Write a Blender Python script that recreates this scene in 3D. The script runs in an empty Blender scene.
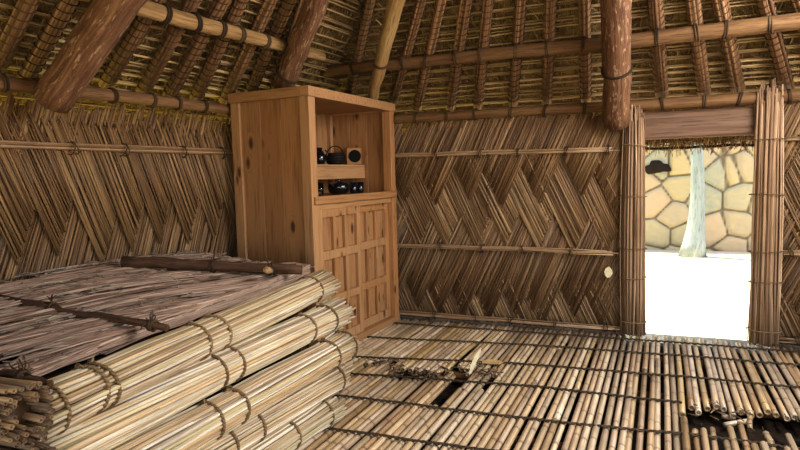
import bpy, bmesh, math, random
import numpy as np
from mathutils import Matrix, Vector

rng = np.random.default_rng(11)
random.seed(11)
SC = bpy.context.scene
COL = SC.collection
A = np.array

# ------------------------------------------------------------------ survey
F_PX, CXP, CYP, CAM_H = 600.0, 400.0, 225.0, 1.4
def unit(v):
    v = np.asarray(v, float)
    return v / np.linalg.norm(v)
def _ray(x, y): return A([(x - CXP) / F_PX, -(y - CYP) / F_PX, -1.0])
_up = unit(np.cross(_ray(694, 168), _ray(-986, 213)))
if _up[1] < 0: _up = -_up
_X = -unit(_ray(-986, 213)); _Y = unit(np.cross(_up, _X))
CAM_R = A([_X, _Y, _up])                 # camera axes -> world axes
CAM = A([0, 0, CAM_H])
def on_plane(x, y, p, n):
    d = CAM_R @ _ray(x, y)
    return CAM + d * (np.dot(A(p) - CAM, n) / np.dot(d, n))
def on_z(x, y, z): return on_plane(x, y, A([0, 0, z]), A([0, 0, 1.0]))
def on_y(x, y, yy): return on_plane(x, y, A([0, yy, 0]), A([0, 1.0, 0]))

# ------------------------------------------------------------------ scene helpers
def tag(o, label=None, cat=None, group=None, kind=None):
    if label: o['label'] = label
    if cat: o['category'] = cat
    if group: o['group'] = group
    if kind: o['kind'] = kind
    return o
def empty(name, loc, rz=0.0):
    o = bpy.data.objects.new(name, None)
    o.empty_display_size = 0.1
    COL.objects.link(o); o.location = loc; o.rotation_euler = (0, 0, rz)
    return o
def thing(name, label, cat, loc, rz=0.0, group=None):
    return tag(empty(name, loc, rz), label, cat, group)

class MB:
    """collects tubes, boxes and polygons in world (or local) coordinates, builds ONE mesh object"""
    def __init__(s):
        s.v = []; s.f = []; s.loc = []; s.rnd = []; s.n = 0; s.sm = []
    def _add(s, V, faces, loc, rnd, smooth):
        s.v.append(np.asarray(V, float)); s.loc.append(np.asarray(loc, float)); s.rnd.append(np.asarray(rnd, float))
        for f in faces:
            s.f.append([i + s.n for i in f]); s.sm.append(smooth)
        s.n += len(V)
    def tubes(s, P, R, sides=6, transport=False, caps=True, rnd=None, flat=None, closed=False):
        """P (M,K,3) centre lines, R (M,K) radii; flat=(M,) squash factor along second axis"""
        P = np.asarray(P, float)
        if P.ndim == 2: P = P[None]
        M, K, _ = P.shape
        R = np.broadcast_to(np.asarray(R, float), (M, K)) if np.ndim(R) < 2 else np.asarray(R, float)
        if rnd is None: rnd = rng.random(M)
        rnd = np.broadcast_to(rnd, (M,))
        T = P[:, -1] - P[:, 0]
        def ortho(T):
            T = T / np.maximum(np.linalg.norm(T, axis=-1, keepdims=True), 1e-9)
            ref = np.where(np.abs(T[..., 2:3]) < .9, A([0, 0, 1.0]), A([1.0, 0, 0]))
            U = np.cross(ref, T); U /= np.maximum(np.linalg.norm(U, axis=-1, keepdims=True), 1e-9)
            return U, np.cross(T, U)
        if transport:
            Tg = np.gradient(P, axis=1)
            if closed:
                Tg[:, 0] = Tg[:, -1] = P[:, 1] - P[:, -2]
            Tg /= np.maximum(np.linalg.norm(Tg, axis=-1, keepdims=True), 1e-9)
            U = np.zeros_like(P); U[:, 0], _ = ortho(Tg[:, 0])
            for k in range(1, K):
                u = U[:, k - 1] - Tg[:, k] * np.sum(U[:, k - 1] * Tg[:, k], -1, keepdims=True)
                U[:, k] = u / np.maximum(np.linalg.norm(u, axis=-1, keepdims=True), 1e-9)
            W = np.cross(Tg, U)
        else:
            u, w = ortho(T)
            U = np.repeat(u[:, None], K, 1); W = np.repeat(w[:, None], K, 1)
        a = np.arange(sides) * 2 * np.pi / sides
        c, sn = np.cos(a), np.sin(a)
        fl = np.ones(M) if flat is None else np.broadcast_to(flat, (M,))
        off = U[:, :, None] * c[None, None, :, None] + W[:, :, None] * (sn[None, None, :, None] * fl[:, None, None, None])
        V = P[:, :, None] + off * R[:, :, None, None]
        L = np.concatenate([np.zeros((M, 1)), np.cumsum(np.linalg.norm(np.diff(P, axis=1), axis=-1), 1)], 1)
        loc = np.stack([np.broadcast_to(c * 1.0, (M, K, sides)) * R[:, :, None], np.broadcast_to(sn, (M, K, sides)) * R[:, :, None],
                        np.broadcast_to(L[:, :, None], (M, K, sides))], -1)
        faces = []
        for m in range(M):
            b = m * K * sides
            for k in range(K - 1):
                o = b + k * sides
                for j in range(sides):
                    j2 = (j + 1) % sides
                    faces.append((o + j, o + j2, o + sides + j2, o + sides + j))
            if caps:
                faces.append(tuple(b + j for j in range(sides - 1, -1, -1)))
                faces.append(tuple(b + (K - 1) * sides + j for j in range(sides)))
        s._add(V.reshape(-1, 3), faces, loc.reshape(-1, 3), np.repeat(rnd, K * sides), True)
        return s
    def straight(s, p, q, r, k=4, bend=0.0, sides=6, rnd=None, taper=1.0, flat=None, hollow=False):
        p = np.atleast_2d(A(p, float)); q = np.atleast_2d(A(q, float)); M = len(p)
        t = np.linspace(0, 1, k)
        P = p[:, None] + (q - p)[:, None] * t[None, :, None]
        if bend:
            b = rng.normal(0, bend, (M, 1, 3)) * np.sin(np.pi * t)[None, :, None]
            P = P + b
        R = np.broadcast_to(r, (M,))[:, None] * (1 + (taper - 1) * t)[None, :]
        if hollow:
            d = unit_rows(q - p)[:, None]
            P = np.concatenate([P[:, :1] + d * .02, P[:, :1], P, P[:, -1:], P[:, -1:] - d * .02], 1)
            R = np.concatenate([R[:, :1] * .5, R[:, :1] * .62, R, R[:, -1:] * .62, R[:, -1:] * .5], 1)
        return s.tubes(P, R, sides, rnd=rnd, flat=flat)
    def box(s, lo, hi, bev=0.0, rnd=None):
        lo = A(lo, float); hi = A(hi, float)
        bm = bmesh.new(); bmesh.ops.create_cube(bm, size=1.0)
        c = (lo + hi) / 2; d = hi - lo
        for v in bm.verts: v.co = Vector(A(v.co) * d + c)
        if bev: bmesh.ops.bevel(bm, geom=list(bm.edges), offset=min(bev, min(d) * .45), segments=1, affect='EDGES')
        s.bm(bm, rnd); return s
    def bm(s, bm, rnd=None, smooth=False):
        bm.verts.ensure_lookup_table(); bm.verts.index_update()
        V = A([v.co[:] for v in bm.verts]); f = [[v.index for v in fc.verts] for fc in bm.faces]
        s._add(V, f, V, np.full(len(V), random.random() if rnd is None else rnd), smooth); bm.free(); return s
    def poly(s, V, faces, rnd=.5, smooth=False, loc=None):
        V = A(V, float); s._add(V, faces, V if loc is None else loc, np.broadcast_to(rnd, (len(V),)), smooth); return s
    def lathe(s, prof, c, seg=24, rnd=None):
        prof = A(prof, float); n = len(prof); a = np.arange(seg) * 2 * np.pi / seg
        V = np.stack([prof[:, 0:1] * np.cos(a) + c[0], prof[:, 0:1] * np.sin(a) + c[1], np.repeat(prof[:, 1:2], seg, 1) + c[2]], -1).reshape(-1, 3)
        f = [(i * seg + j, i * seg + (j + 1) % seg, (i + 1) * seg + (j + 1) % seg, (i + 1) * seg + j) for i in range(n - 1) for j in range(seg)]
        s._add(V, f, V, np.full(len(V), random.random() if rnd is None else rnd), True); return s
    def xform(s, M):
        M = A(M)
        s.v = [v @ M[:3, :3].T + M[:3, 3] for v in s.v]; return s
    def build(s, name, mat, parent=None, origin=None):
        V = np.concatenate(s.v)
        if parent is not None:
            V = V - A(parent.location) if not parent.rotation_euler.z and origin is None else V
        else:
            if origin is None:
                mn, mx = V.min(0), V.max(0); origin = A([(mn[0] + mx[0]) / 2, (mn[1] + mx[1]) / 2, mn[2]])
            V = V - A(origin)
        me = bpy.data.meshes.new(name)
        nl = A([len(f) for f in s.f]); li = np.concatenate([A(f) for f in s.f])
        me.vertices.add(len(V)); me.vertices.foreach_set('co', V.astype(np.float32).ravel())
        me.loops.add(len(li)); me.loops.foreach_set('vertex_index', li.astype(np.int32))
        me.polygons.add(len(nl)); me.polygons.foreach_set('loop_start', (np.cumsum(nl) - nl).astype(np.int32))
        me.polygons.foreach_set('use_smooth', A(s.sm, bool))
        me.update(calc_edges=True)
        a = me.attributes.new('loc', 'FLOAT_VECTOR', 'POINT'); a.data.foreach_set('vector', np.concatenate(s.loc).astype(np.float32).ravel())
        a = me.attributes.new('rnd', 'FLOAT', 'POINT'); a.data.foreach_set('value', np.concatenate(s.rnd).astype(np.float32))
        me.validate()
        if mat: me.materials.append(mat)
        o = bpy.data.objects.new(name, me); COL.objects.link(o)
        if parent is not None: o.parent = parent
        else: o.location = origin
        return o
def unit_rows(v): return v / np.maximum(np.linalg.norm(v, axis=-1, keepdims=True), 1e-9)

def ring_path(c, axis, r, n=22, wob=0.0, squash=1.0, up=None):
    """closed loop round an axis"""
    axis = unit(axis)
    ref = A([0, 0, 1.0]) if abs(axis[2]) < .9 else A([1.0, 0, 0])
    u = unit(np.cross(ref, axis)); w = np.cross(axis, u)
    a = np.linspace(0, 2 * np.pi, n)
    ph = rng.random() * 6
    rr = r * (1 + wob * np.sin(2 * a + ph))
    return c + (u * np.cos(a)[:, None] + w * (np.sin(a) * squash)[:, None]) * rr[:, None] + axis * (wob * r * .8 * np.sin(a + ph))[:, None]
def twisted_ring(mb, c, axis, r, rope=.005, turns=22, wob=.04, n=None, squash=1.0):
    n = n or turns * 5
    base = ring_path(c, axis, r, n, wob, squash)
    axis = unit(axis)
    rad = unit_rows(base - c)
    a = np.linspace(0, 2 * np.pi * turns, n)
    for ph in (0, np.pi):
        mb.tubes(base + (rad * np.cos(a + ph)[:, None] + axis * np.sin(a + ph)[:, None]) * rope * .75, rope, 5, transport=True, caps=False, closed=True)
def simple_ring(mb, c, axis, r, rope=.006, wob=.06, n=18, squash=1.0):
    mb.tubes(ring_path(c, axis, r, n, wob, squash), rope, 5, transport=True, caps=False, closed=True)

# ------------------------------------------------------------------ materials
def lin(h):
    h = h.lstrip('#'); c = [int(h[i:i + 2], 16) / 255 for i in (0, 2, 4)]
    return tuple(x / 12.92 if x <= .04045 else ((x + .055) / 1.055) ** 2.4 for x in c) + (1,)
class Nt:
    def __init__(s, name):
        s.m = bpy.data.materials.new(name); s.m.use_nodes = True
        s.t = s.m.node_tree; s.b = s.t.nodes['Principled BSDF']
    def n(s, typ, **kw):
        nd = s.t.nodes.new(typ)
        for k, v in kw.items():
            if k.startswith('i_'):
                nd.inputs[k[2:].replace('_', ' ')].default_value = v
            else: setattr(nd, k, v)
        return nd
    def l(s, a, b): s.t.links.new(a, b)
    def math(s, op, a, b=None, c=None):
        nd = s.n('ShaderNodeMath', operation=op)
        for i, x in enumerate((a, b, c)):
            if x is None: continue
            if isinstance(x, (int, float)): nd.inputs[i].default_value = x
            else: s.l(x, nd.inputs[i])
        return nd.outputs[0]
    def ramp(s, fac, stops, interp='LINEAR'):
        r = s.n('ShaderNodeValToRGB'); r.color_ramp.interpolation = interp
        e = r.color_ramp.elements
        while len(e) < len(stops): e.new(.5)
        for el, (p, c) in zip(e, stops):
            el.position = p; el.color = lin(c) if isinstance(c, str) else (c, c, c, 1)
        s.l(fac, r.inputs[0]); return r.outputs[0]
    def mix(s, fac, a, b, mode='MIX'):
        nd = s.n('ShaderNodeMix', data_type='RGBA', blend_type=mode)
        for sock, x in ((nd.inputs[0], fac), (nd.inputs[6], a), (nd.inputs[7], b)):
            if isinstance(x, (int, float)): sock.default_value = x
            elif isinstance(x, str): sock.default_value = lin(x)
            else: s.l(x, sock)
        return nd.outputs[2]
    def noise(s, vec, scale, detail=3, rough=.55):
        nd = s.n('ShaderNodeTexNoise'); nd.inputs['Scale'].default_value = scale
        nd.inputs['Detail'].default_value = detail; nd.inputs['Roughness'].default_value = rough
        if vec is not None: s.l(vec, nd.inputs['Vector'])
        return nd.outputs['Fac']
    def attr(s, name):
        return s.n('ShaderNodeAttribute', attribute_name=name)
    def vmul(s, v, k):
        nd = s.n('ShaderNodeVectorMath', operation='MULTIPLY'); s.l(v, nd.inputs[0]); nd.inputs[1].default_value = k
        return nd.outputs[0]
    def vadd(s, a, b):
        nd = s.n('ShaderNodeVectorMath', operation='ADD'); s.l(a, nd.inputs[0]); s.l(b, nd.inputs[1]); return nd.outputs[0]
    def out(s, col, rough=.7, bump=None, bs=.3, bd=.004, spec=.3):
        if isinstance(col, str): s.b.inputs['Base Color'].default_value = lin(col)
        else: s.l(col, s.b.inputs['Base Color'])
        if isinstance(rough, (int, float)): s.b.inputs['Roughness'].default_value = rough
        else: s.l(rough, s.b.inputs['Roughness'])
        s.b.inputs['Specular IOR Level'].default_value = spec
        if bump is not None:
            bp = s.n('ShaderNodeBump'); bp.inputs['Strength'].default_value = bs; bp.inputs['Distance'].default_value = bd
            s.l(bump, bp.inputs['Height']); s.l(bp.outputs[0], s.b.inputs['Normal'])
        return s.m

def reed_mat(name, cols, streak='#2a1a10', streak_amt=.5, node=.0, grime=.35, rough=.6, spec=.3, patch=None, zs=.03):
    t = Nt(name)
    loc = t.attr('loc').outputs['Vector']; rnd = t.attr('rnd').outputs['Fac']
    k = len(cols)
    base = t.ramp(rnd, [((i + .5) / k, c) for i, c in enumerate(cols)])
    shift = t.n('ShaderNodeCombineXYZ'); t.l(t.math('MULTIPLY', rnd, 91.0), shift.inputs[2]); t.l(t.math('MULTIPLY', rnd, 37.0), shift.inputs[0])
    v = t.vadd(t.vmul(loc, (1, 1, zs)), shift.outputs[0])
    s1 = t.noise(v, 160, 3)
    col = t.mix(t.math('MULTIPLY', t.ramp(s1, [(.42, 0.0), (.68, 1.0)]), streak_amt), base, streak)
    v2 = t.vadd(t.vmul(loc, (1, 1, .5)), shift.outputs[0])
    g = t.noise(v2, 9, 4)
    col = t.mix(t.math('MULTIPLY', t.ramp(g, [(.45, 0.0), (.72, 1.0)]), grime), col, streak)
    if patch:
        tc = t.n('ShaderNodeNewGeometry').outputs['Position']
        p = t.noise(tc, 1.6, 3)
        col = t.mix(t.ramp(p, [(.42, 0.0), (.66, .75)]), col, patch, 'MULTIPLY')
    h = s1
    if node:
        sp = t.n('ShaderNodeSeparateXYZ'); t.l(loc, sp.inputs[0])
        fr = t.math('FRACT', t.math('DIVIDE', t.math('ADD', sp.outputs[2], t.math('MULTIPLY', rnd, 7.0)), node))
        d = t.math('ABSOLUTE', t.math('SUBTRACT', fr, .5))
        ringm = t.ramp(d, [(0.0, 1.0), (.022, .8), (.04, 0.0)])
        col = t.mix(t.math('MULTIPLY', ringm, .55), col, streak)
        h = t.math('ADD', s1, t.math('MULTIPLY', ringm, 1.2))
    return t.out(col, rough, h, .35, .0025, spec)

def bark_mat(name, cols, dark='#24150c', pale=None, rough=.75, zs=.12, sc=28):
    t = Nt(name)
    loc = t.attr('loc').outputs['Vector']; rnd = t.attr('rnd').outputs['Fac']
    shift = t.n('ShaderNodeCombineXYZ'); t.l(t.math('MULTIPLY', rnd, 53.0), shift.inputs[2])
    v = t.vadd(t.vmul(loc, (1, 1, zs)), shift.outputs[0])
    n1 = t.noise(v, sc, 5, .6)
    k = len(cols)
    base = t.ramp(n1, [(.3 + .4 * i / max(1, k - 1), c) for i, c in enumerate(cols)])
    n2 = t.noise(v, sc * 4, 4, .65)
    col = t.mix(t.math('MULTIPLY', t.ramp(n2, [(.5, 0.0), (.66, 1.0)]), .7), base, dark)
    if pale:
        n3 = t.noise(t.vadd(t.vmul(loc, (1, 1, .25)), shift.outputs[0]), sc * .9, 5, .7)
        col = t.mix(t.ramp(n3, [(.56, 0.0), (.62, .8)]), col, pale)
    return t.out(col, rough, t.math('ADD', n1, t.math('MULTIPLY', n2, .5)), .6, .012, .2)

def pine_mat(name, base='#b07a45', dark='#8a5628', axis=2, knots=True, rough=.5):
    t = Nt(name)
    rnd = t.attr('rnd').outputs['Fac']; tc = t.n('ShaderNodeTexCoord').outputs['Object']
    st = [9, 9, 9]; st[axis] = .55
    shift = t.n('ShaderNodeCombineXYZ')
    for i, m in enumerate((31.0, 17.0, 53.0)): t.l(t.math('MULTIPLY', rnd, m), shift.inputs[i])
    kv = [7.0, 7.0, 7.0]; kv[axis] = 3.0
    vor = t.n('ShaderNodeTexVoronoi'); vor.inputs['Scale'].default_value = 1.0
    t.l(t.vadd(t.vmul(tc, tuple(kv)), shift.outputs[0]), vor.inputs['Vector'])
    d = vor.outputs['Distance']
    v = t.vadd(t.vmul(tc, tuple(st)), shift.outputs[0])
    warp = t.n('ShaderNodeCombineXYZ')
    if knots:
        w = t.ramp(d, [(0.0, 1.0), (.3, 0.0)])
        for i in range(3): t.l(t.math('MULTIPLY', w, .5), warp.inputs[i])
        v = t.vadd(v, warp.outputs[0])
    n1 = t.noise(v, 5.5, 3, .6)
    col = t.ramp(n1, [(.3, dark), (.5, base), (.72, base)])
    n2 = t.noise(v, 22, 2)
    col = t.mix(t.math('MULTIPLY', t.ramp(n2, [(.5, 0.0), (.7, 1.0)]), .25), col, dark)
    tint = t.ramp(rnd, [(.1, '#d8c2a4'), (.5, '#ffffff'), (.9, '#f3d9b4')])
    col = t.mix(.6, col, tint, 'MULTIPLY')
    if knots:
        col = t.mix(t.ramp(d, [(0.0, 1.0), (.10, .9), (.19, 0.0)]), col, '#3a1c0a')
    return t.out(col, rough, n2, .08, .002, .35)

def plain(name, col, rough=.6, spec=.4, nz=0.0, dark='#000000'):
    t = Nt(name)
    tc = t.n('ShaderNodeTexCoord').outputs['Object']
    n = t.noise(tc, 40, 3)
    c = t.mix(t.math('MULTIPLY', t.ramp(n, [(.4, 0.0), (.7, 1.0)]), nz), col, dark)
    return t.out(c, rough, n, .1, .002, spec)

M = {}
M['wall'] = reed_mat('wall_reed', ['#5a4029', '#886748', '#705234', '#a07f5a', '#7f6040', '#b2936c'], '#26170f', .45, 0, .45)
M['wall_left'] = reed_mat('wall_reed_old', ['#5a4029', '#886745', '#735436', '#a07e56', '#7d5f40'], '#26170f', .45, 0, .4)
M['jamb'] = reed_mat('jamb_reed', ['#7c5e44', '#a8886a', '#937254', '#c0a080', '#87674a'], '#3a2415', .4, 0, .3)
M['rail'] = reed_mat('rail_reed', ['#7a5a3e', '#a98a68', '#8d6c4c', '#bd9f7c'], '#3a2415', .4, 0, .3)
M['floor'] = reed_mat('floor_cane', ['#a3835c', '#cdae86', '#b8946a', '#dcc4a2', '#8f6f4c', '#c4a888', '#b89a68', '#d2b896', '#a08a6c', '#cbb090'], '#4a321e', .36, .34, .34, .34, .5, zs=.02)
M['bundle'] = reed_mat('bundle_reed', ['#b69872', '#d8c8ae', '#a58662', '#e0d4c0', '#c6a87e', '#8f7654', '#d0ba94', '#b4a47a', '#dccab0', '#bc9c70'], '#46301f', .45, 0, .35, .55, zs=.012)
M['bundle_old'] = reed_mat('bundle_reed_old', ['#5a4430', '#74593c', '#4c3826', '#866a4a'], '#22140a', .45, 0, .35, .5, zs=.015)
M['mat'] = reed_mat('mat_reed', ['#866650', '#ab8e78', '#967660', '#c2a892', '#6c5040', '#b3947c'], '#2a1810', .4, 0, .4, .7)
M['debris'] = reed_mat('straw_debris', ['#7d6a58', '#9a8872', '#6b5544', '#a8967e'], '#2a1810', .3, 0, .3, .8)
M['thatch'] = reed_mat('thatch_straw', ['#785a38', '#987848', '#80623c', '#b2925e', '#604628', '#c6a874'], '#2a1a0a', .3, 0, .3, .8)
M['batten'] = reed_mat('batten_cane', ['#8a7048', '#a2855a', '#947850', '#b8996c'], '#3a2612', .35, 0, .35, .7)
M['rafter'] = reed_mat('rafter_reed', ['#6e4e34', '#8a6644', '#7a573a', '#9c7652'], '#24130a', .4, 0, .35, .65)
M['log_red'] = bark_mat('red_bark', ['#4e3626', '#674631', '#7a563d', '#8c694e'], '#2a190f', '#a3876a', .75, .07, 50)
M['log_pale'] = bark_mat('peeled_log', ['#7c5c38', '#97754b', '#a9885c', '#b2946a'], '#4a3018', None, .6, .06)
M['log_plate'] = bark_mat('plate_log', ['#5c4029', '#755537', '#866542'], '#2a180c', None, .7, .06)
M['lintel'] = bark_mat('lintel_wood', ['#5e4636', '#725644', '#806654'], '#32221a', None, .65, .05, 18)
M['stick'] = bark_mat('stick_bark', ['#3a261a', '#543a28', '#6a4c36'], '#1c100a', None, .8, .1, 60)
M['rope'] = reed_mat('palm_rope', ['#3a2818', '#4c3622', '#59422a'], '#1a0f08', .4, 0, .3, .85)
M['twine'] = reed_mat('floor_twine', ['#3a2c1c', '#463624', '#52412c'], '#1a120a', .4, 0, .3, .85)
M['rope_light'] = reed_mat('bundle_rope', ['#6a5234', '#7c6242', '#8a7050'], '#3a2814', .4, 0, .2, .8)
M['pine'] = pine_mat('pine_board', '#a67e58', '#85603c')
M['pine_h'] = pine_mat('pine_rail', '#ab845e', '#8c6642', 1, False)
M['pine_x'] = pine_mat('pine_cross', '#a67e58', '#85603c', 0, False)
M['pine_panel'] = pine_mat('pine_panel', '#a07852', '#805a38')
M['black'] = plain('black_glaze', '#0c0e14', .12, .6)
M['iron'] = plain('dark_iron', '#15120f', .5, .4, .5)
M['basket'] = plain('dark_basket', '#1c130c', .8, .2, .5)
M['clockwood'] = plain('clock_wood', '#9a6c40', .5, .3, .2, '#3a2414')
M['dial'] = plain('dark_dial', '#0b0908', .7, .1)
M['glass'] = None
M['char'] = plain('charcoal', '#14110f', .9, .1, .4)
M['leaf'] = plain('dry_leaf', '#d8c8a4', .6, .3, .25, '#8a7048')
M['husk'] = plain('dry_husk', '#b89a68', .7, .2, .3, '#6a5030')
g = Nt('clear_glass'); g.b.inputs['Transmission Weight'].default_value = 1.0; g.b.inputs['Roughness'].default_value = .05
g.b.inputs['Base Color'].default_value = (.75, .8, .85, 1); M['glass'] = g.m
t = Nt('dark_soil_and_gap_shade'); p_ = t.n('ShaderNodeNewGeometry').outputs['Position']; n_ = t.noise(p_, 18, 5)
M['soil'] = t.out(t.ramp(n_, [(.3, '#120d09'), (.7, '#33261a')]), .95, n_, .8, .02, .1)  # also colours the mat core, so its gaps look shaded
t = Nt('pale_ground'); p_ = t.n('ShaderNodeNewGeometry').outputs['Position']; n_ = t.noise(p_, 1.2, 5); n2_ = t.noise(p_, 30, 4)
sx = t.n('ShaderNodeSeparateXYZ'); t.l(p_, sx.inputs[0])
sand = t.ramp(n2_, [(.3, '#b8ab8c'), (.7, '#d8ccb0')])
grass = t.ramp(n2_, [(.3, '#a0a048'), (.7, '#cccA72')])
gy_ = t.ramp(t.math('MULTIPLY', sx.outputs[1], .1), [(.56, .12), (.66, 0.0)])
gm = t.ramp(t.math('ADD', t.math('ADD', t.math('MULTIPLY', n_, .5), gy_), t.math('MULTIPLY', sx.outputs[0], -.12)), [(.45, 0.0), (.62, 1.0)])
M['ground'] = t.out(t.mix(gm, sand, grass), .95, n2_, .5, .02, .1)
t = Nt('field_stone'); e_ = t.attr('rnd').outputs['Fac']; l_ = t.attr('loc').outputs['Vector']
sx = t.n('ShaderNodeSeparateXYZ'); t.l(l_, sx.inputs[0])
p_ = t.n('ShaderNodeNewGeometry').outputs['Position']; n_ = t.noise(p_, 9, 5)
stone = t.ramp(e_, [(.1, '#a4967a'), (.35, '#b29e74'), (.6, '#8c9080'), (.85, '#ac987e')])
stone = t.mix(t.ramp(n_, [(.35, 0.0), (.7, .6)]), stone, '#b0a078')
M['stone'] = t.out(t.mix(t.ramp(sx.outputs[0], [(.015, 1.0), (.05, 0.0)]), stone, '#6e6450'), .9, n_, .5, .02, .2)
M['trunk'] = bark_mat('pale_bark', ['#7e8680', '#929a92', '#a4aaa4'], '#5c645e', None, .8, .1, 14)
M['hole_shade'] = plain('dark_hole', '#2a2018', .9, .2, .5)  # dark colour standing in for the shade of the wall hole

# ------------------------------------------------------------------ layout numbers
YB = 5.387                                  # back wall
ZP = 1.95                                   # wall plate height
def xl(y): return -3.235 + .087 * (y - 3.9)  # left wall
WALL_X1 = 3.0
FRONT = -0.4
T_B = math.tan(math.radians(45)); T_L = math.tan(math.radians(40))
APEX = A([-0.1, 2.75, 4.55])
nB = unit([0, T_B, 1.0]); pB = A([0, YB, ZP])                 # plate / purlin plane, back slope
nL = unit([-T_L * .996, T_L * .087, 1.0]); pL = A([-3.19, 3.9, 1.97])
def offB(d): return pB + nB * d
def offL(d): return pL + nL * d
RAFT_D, BAT_D, THATCH_D = .095, .148, .18

# ------------------------------------------------------------------ setting: ground, floor
def floor_y_end(x): return 5.38
soil = MB()
soil.poly([(-3.6, -1.0, -.13), (3.4, -1.0, -.13), (3.4, 5.55, -.13), (-3.6, 5.55, -.13)], [(0, 1, 2, 3)])
tag(soil.build('ground_indoors', M['soil']), kind='structure')
gr = MB()
# flat ground outside with a shallow recess under the hut
gx = [-14, -3.6, 3.4, 14]; gy = [-9, -1.0, 5.55, 16]
V = []; Fc = []
for i in range(3):
    for j in range(3):
        if i == 1 and j == 1: continue
        b = len(V); V += [(gx[i], gy[j], -.1), (gx[i + 1], gy[j], -.1), (gx[i + 1], gy[j + 1], -.1), (gx[i], gy[j + 1], -.1)]
        Fc.append((b, b + 1, b + 2, b + 3))
gr.poly(V, Fc)
tag(gr.build('ground', M['ground']), kind='structure')

# floor of canes, with the two broken places
PITCH, CR = .0440, .0200
def gap_for(x):
    gaps = []
    if -1.29 < x < -1.20: gaps.append((3.36 + rng.normal(0, .03), 4.07 + rng.normal(0, .03)))
    elif -2.05 < x < -1.3 and rng.random() < .75:
        c = 3.93 + .12 * math.sin(x * 9) + rng.normal(0, .06); w = rng.uniform(.02, .11); gaps.append((c - w, c + w))
    elif -1.17 < x < -1.0 and rng.random() < .55: gaps.append((3.75 + rng.normal(0, .05), 3.97 + rng.normal(0, .05)))
    if .16 < x < 1.25: gaps.append((3.52 + rng.normal(0, .09), 3.90 + rng.normal(0, .05)))
    elif .1 < x <= .16: gaps.append((3.62, 3.72))
    return gaps
def cane_curve(x): return 0.0
P, Q, Rr, stub = [], [], [], []
x = -3.22
while x < 2.95:
    xx = x + rng.normal(0, .003)
    segs = []
    cuts = [FRONT - .3 + rng.random() * .2]
    y = cuts[0]
    while True:
        y += rng.uniform(2.5, 9.0)
        if y > 4.9: break
        cuts.append(y)
    cuts.append((5.43 if -.12 < xx < .66 else 5.375) + rng.normal(0, .025))
    gaps = gap_for(xx)
    for a, b in zip(cuts[:-1], cuts[1:]):
        pieces = [(a, b - .004)]
        for g0, g1 in gaps:
            nxt = []
            for s0, s1 in pieces:
                if g1 <= s0 or g0 >= s1: nxt.append((s0, s1)); continue
                if g0 - s0 > .05: nxt.append((s0, g0))
                if s1 - g1 > .05: nxt.append((g1, s1))
            pieces = nxt
        segs += pieces
    sk = rng.normal(0, .003)
    for a, b in segs:
        dx = rng.normal(0, .004)
        near_hole = any(abs(a - g1) < .002 or abs(b - g0) < .002 for g0, g1 in gaps)
        za = -CR + rng.normal(0, .0015); zb_ = -CR + rng.normal(0, .0015)
        if near_hole and .1 < xx < 1.2:
            for g0, g1 in gaps:
                if abs(b - g0) < .002: zb_ += rng.uniform(-.005, .035)
                if abs(a - g1) < .002: za -= rng.uniform(0, .03)
        P.append((xx + dx + sk * 0, a, za)); Q.append((xx + dx * .5 + sk, b, zb_)); Rr.append(CR * rng.uniform(.86, 1.06))
    x += PITCH * rng.uniform(.92, 1.08)
fl = MB(); fl.straight(P, Q, A(Rr), k=7, bend=.004, sides=8, taper=.93, hollow=True)
floor = tag(fl.build('floor', M['floor'], origin=(0, 0, 0)), kind='structure')
ROWS = [[(-3.2, 5.1), (0, 5.22), (3, 5.25)], [(-3.2, 4.55), (-2.2, 4.62), (-.95, 4.8), (.3, 4.87), (3, 4.9)], [(-3.2, 4.0), (-2.2, 4.05), (-.95, 4.29), (.3, 4.37), (3, 4.4)],
        [(-3.2, 3.6), (-2, 3.69), (-.8, 3.85), (.13, 3.86)], [(-3.2, 3.2), (-1.9, 3.28), (-.6, 3.32), (.2, 3.40), (3, 3.42)],
        [(-3.2, 2.75), (-1.9, 2.8), (0, 2.9), (3, 2.95)], [(-3.2, 2.2), (0, 2.4), (3, 2.45)], [(-3.2, 1.6), (3, 1.8)], [(-3.2, 1.0), (3, 1.2)], [(-3.2, .4), (3, .6)]]
for ri, row in enumerate(ROWS):
    row = A(row); xs = np.arange(row[0, 0], row[-1, 0], PITCH / 6)
    ys = np.interp(xs, row[:, 0], row[:, 1])
    mb = MB()
    ph = xs / PITCH * np.pi
    wobble = .004 * np.sin(xs * 7.3) + .003 * np.sin(xs * 17.0)
    for sgn in (1, -1):
        pth = np.stack([xs, ys + wobble + sgn * .007 * np.cos(ph), .0025 - .004 + .0085 * np.abs(np.sin(ph * 1.0)) * (1 if sgn > 0 else .8)], 1)
        keep = np.ones(len(xs), bool)
        mb.tubes(pth, .0055, 5, transport=True, caps=True)
    mb.tubes(np.stack([xs, ys + wobble, .004 + .004 * np.sin(ph * 2)], 1), .0045, 5, transport=True)
    o = mb.build('twine', M['twine'], floor)
# bearers under the canes
for yb in (4.9, 4.1, 3.15, 2.2, 1.2, .2):
    mb = MB().straight([(-3.3, yb, -.085)], [(3.05, yb + .05, -.085)], A([.042]), k=8, bend=.01, sides=10)
    mb.build('bearer', M['log_plate'], floor)

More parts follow.
